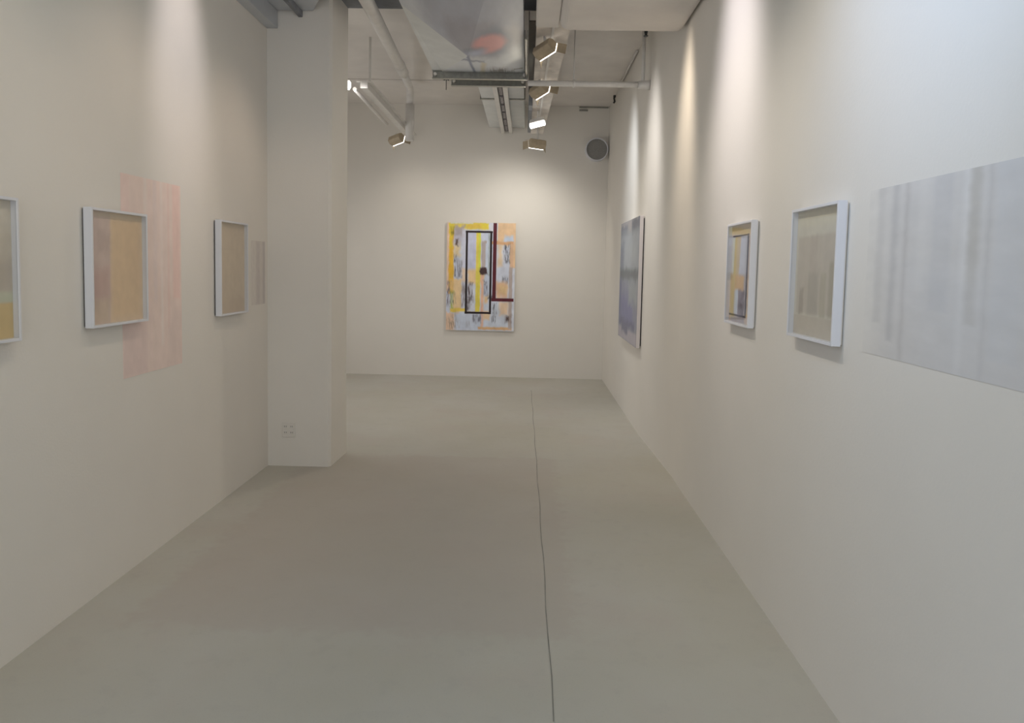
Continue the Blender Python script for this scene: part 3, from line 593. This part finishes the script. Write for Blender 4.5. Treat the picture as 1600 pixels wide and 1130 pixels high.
# ------------------------------------------------------------------ pipes
t = thing('ceiling_pipe', (-1.5, 9.3, 3.2), 'white drain pipe along the left ceiling, turning down beside the rail', 'pipe')
pth = [(-1.20, 5.0, 3.50), (-1.235, 5.6, 3.545)] + [(-1.235 + (-1.50 + 1.235) * k / 8, 5.6 + (9.25 - 5.6) * k / 8, 3.545 + (3.80 - 3.545) * k / 8) for k in range(1, 9)]
tube('pipe_run', pth[:8], .052, M['pipe'], t)
tube('coupling', [pth[6], pth[7]], .058, M['pipe'], t)
e = pth[-1]; tube('pipe_elbow', [pth[7]] + bend(pth[7], (-1.53, 9.40, 3.81), (-1.53, 9.40, 3.2), .09) + [(-1.53, 9.40, 3.60)], .044, M['pipe'], t)
tube('drop_pipe', [(-1.53, 9.40, 3.62), (-1.53, 9.40, 3.17)], [.056, .056], M['pipe'], t)
t = thing('ceiling_pipe', (.6, 7.11, 3.33), 'white horizontal pipe crossing to the right wall under the ceiling', 'pipe')
tube('pipe_run', [(-.04, 7.11, 3.345), (1.02, 7.11, 3.345)], .027, M['pipe'], t)
tube('elbow', [(1.0, 7.11, 3.345), (1.05, 7.11, 3.345), (1.112, 7.10, 3.34)], [.036, .038, .045], M['pipe'], t)
tube('riser', [(1.045, 7.11, 3.345), (1.045, 7.11, ZC)], .017, M['pipe'], t)
tube('hanger_rod', [(.395, 7.11, 3.34), (.395, 7.11, ZC)], .006, M['pipe'], t, seg=8)
tube('clamp', [(.385, 7.11, 3.345), (.405, 7.11, 3.345)], .038, M['white_metal'], t)
tag(tube('conduit', [(1.09, 7.9, 3.885), (1.09, 9.4, 3.885)], .012, M['pipe'], loc=(1.09, 7.9, 3.885)), 'thin white conduit along the top of the back room right wall', 'conduit')
def sprinkler(loc, label, up=True):
    t = thing('sprinkler_head', loc, label, 'sprinkler')
    x, y, z = loc
    tube('nozzle', [(x, y, z + .03), (x, y, z)], [.014, .009], M['black'], t, seg=12)
    tube('deflector', [(x, y, z - .004), (x, y, z - .008)], .018, M['black'], t, seg=16)
sprinkler((.86, 5.77, 3.388), 'black sprinkler head under the rounded bulkhead')
t = thing('wall_hook', (1.09, 9.9, 3.80), 'small black hook high in the far right corner', 'hook')
tube('hook_body', [(1.10, 9.95, 3.90), (1.09, 9.95, 3.86), (1.10, 9.95, 3.82), (1.085, 9.95, 3.80)], .012, M['black'], t, seg=10)
boxes('hook_plate', [((1.08, 9.93, 3.875), (1.11, 9.97, 3.90))], M['black'], t)
t = thing('wall_bracket', (.77, YF, 3.86), 'small steel bracket at the top of the far wall', 'bracket')
boxes('bracket_strip', [((.68, YF - .02, 3.88), (1.09, YF, 3.892))], M['steel'], t)
boxes('bracket_plate', [((.68, YF - .02, 3.835), (.80, YF, 3.855))], M['steel'], t)
t = thing('hanging_rod', (-1.0, 7.9, 3.7), 'thin dark rod with a wing nut hanging from the ceiling beside the duct', 'rod')
tube('rod', [(-.985, 8.6, 3.90), (-.985, 8.6, 3.62)], .004, M['black'], t, seg=8)
tube('wing_nut', [(-1.015, 8.6, 3.73), (-.985, 8.6, 3.745), (-.955, 8.6, 3.73)], .007, M['black'], t, seg=8)

# ------------------------------------------------------------------ metal soffit over the left side of the front room
t = thing('soffit_panel', (-1.8, 4.6, 3.47), 'blue-grey metal soffit with a cut corner at the top of the left partition', 'soffit')
bm = bmesh.new(); add_prism(bm, [(XL + .002, 3.2), (-1.40, 3.2), (-1.40, 5.10), (-1.66, 5.66), (XL + .002, 5.66)], 3.50, 3.54); link('panel', bm, M['duct'], t)
t = thing('steel_beam', (-1.97, 4.6, 3.40), 'grey steel box beam along the top of the left wall, wider of the two', 'beam')
boxes('beam_body', [((XL + .002, 3.0, 3.37), (-1.935, 5.675, 3.498))], M['duct'], t, bevel=.002)
t = thing('steel_beam', (-1.75, 4.6, 3.46), 'thin dark steel rail under the metal soffit, right of the wider beam', 'beam')
boxes('rail', [((-1.775, 3.0, 3.455), (-1.745, 5.675, 3.50))], M['header'], t, bevel=.002)
for o in list(bpy.data.objects):
    if '_w' in o: del o['_w']
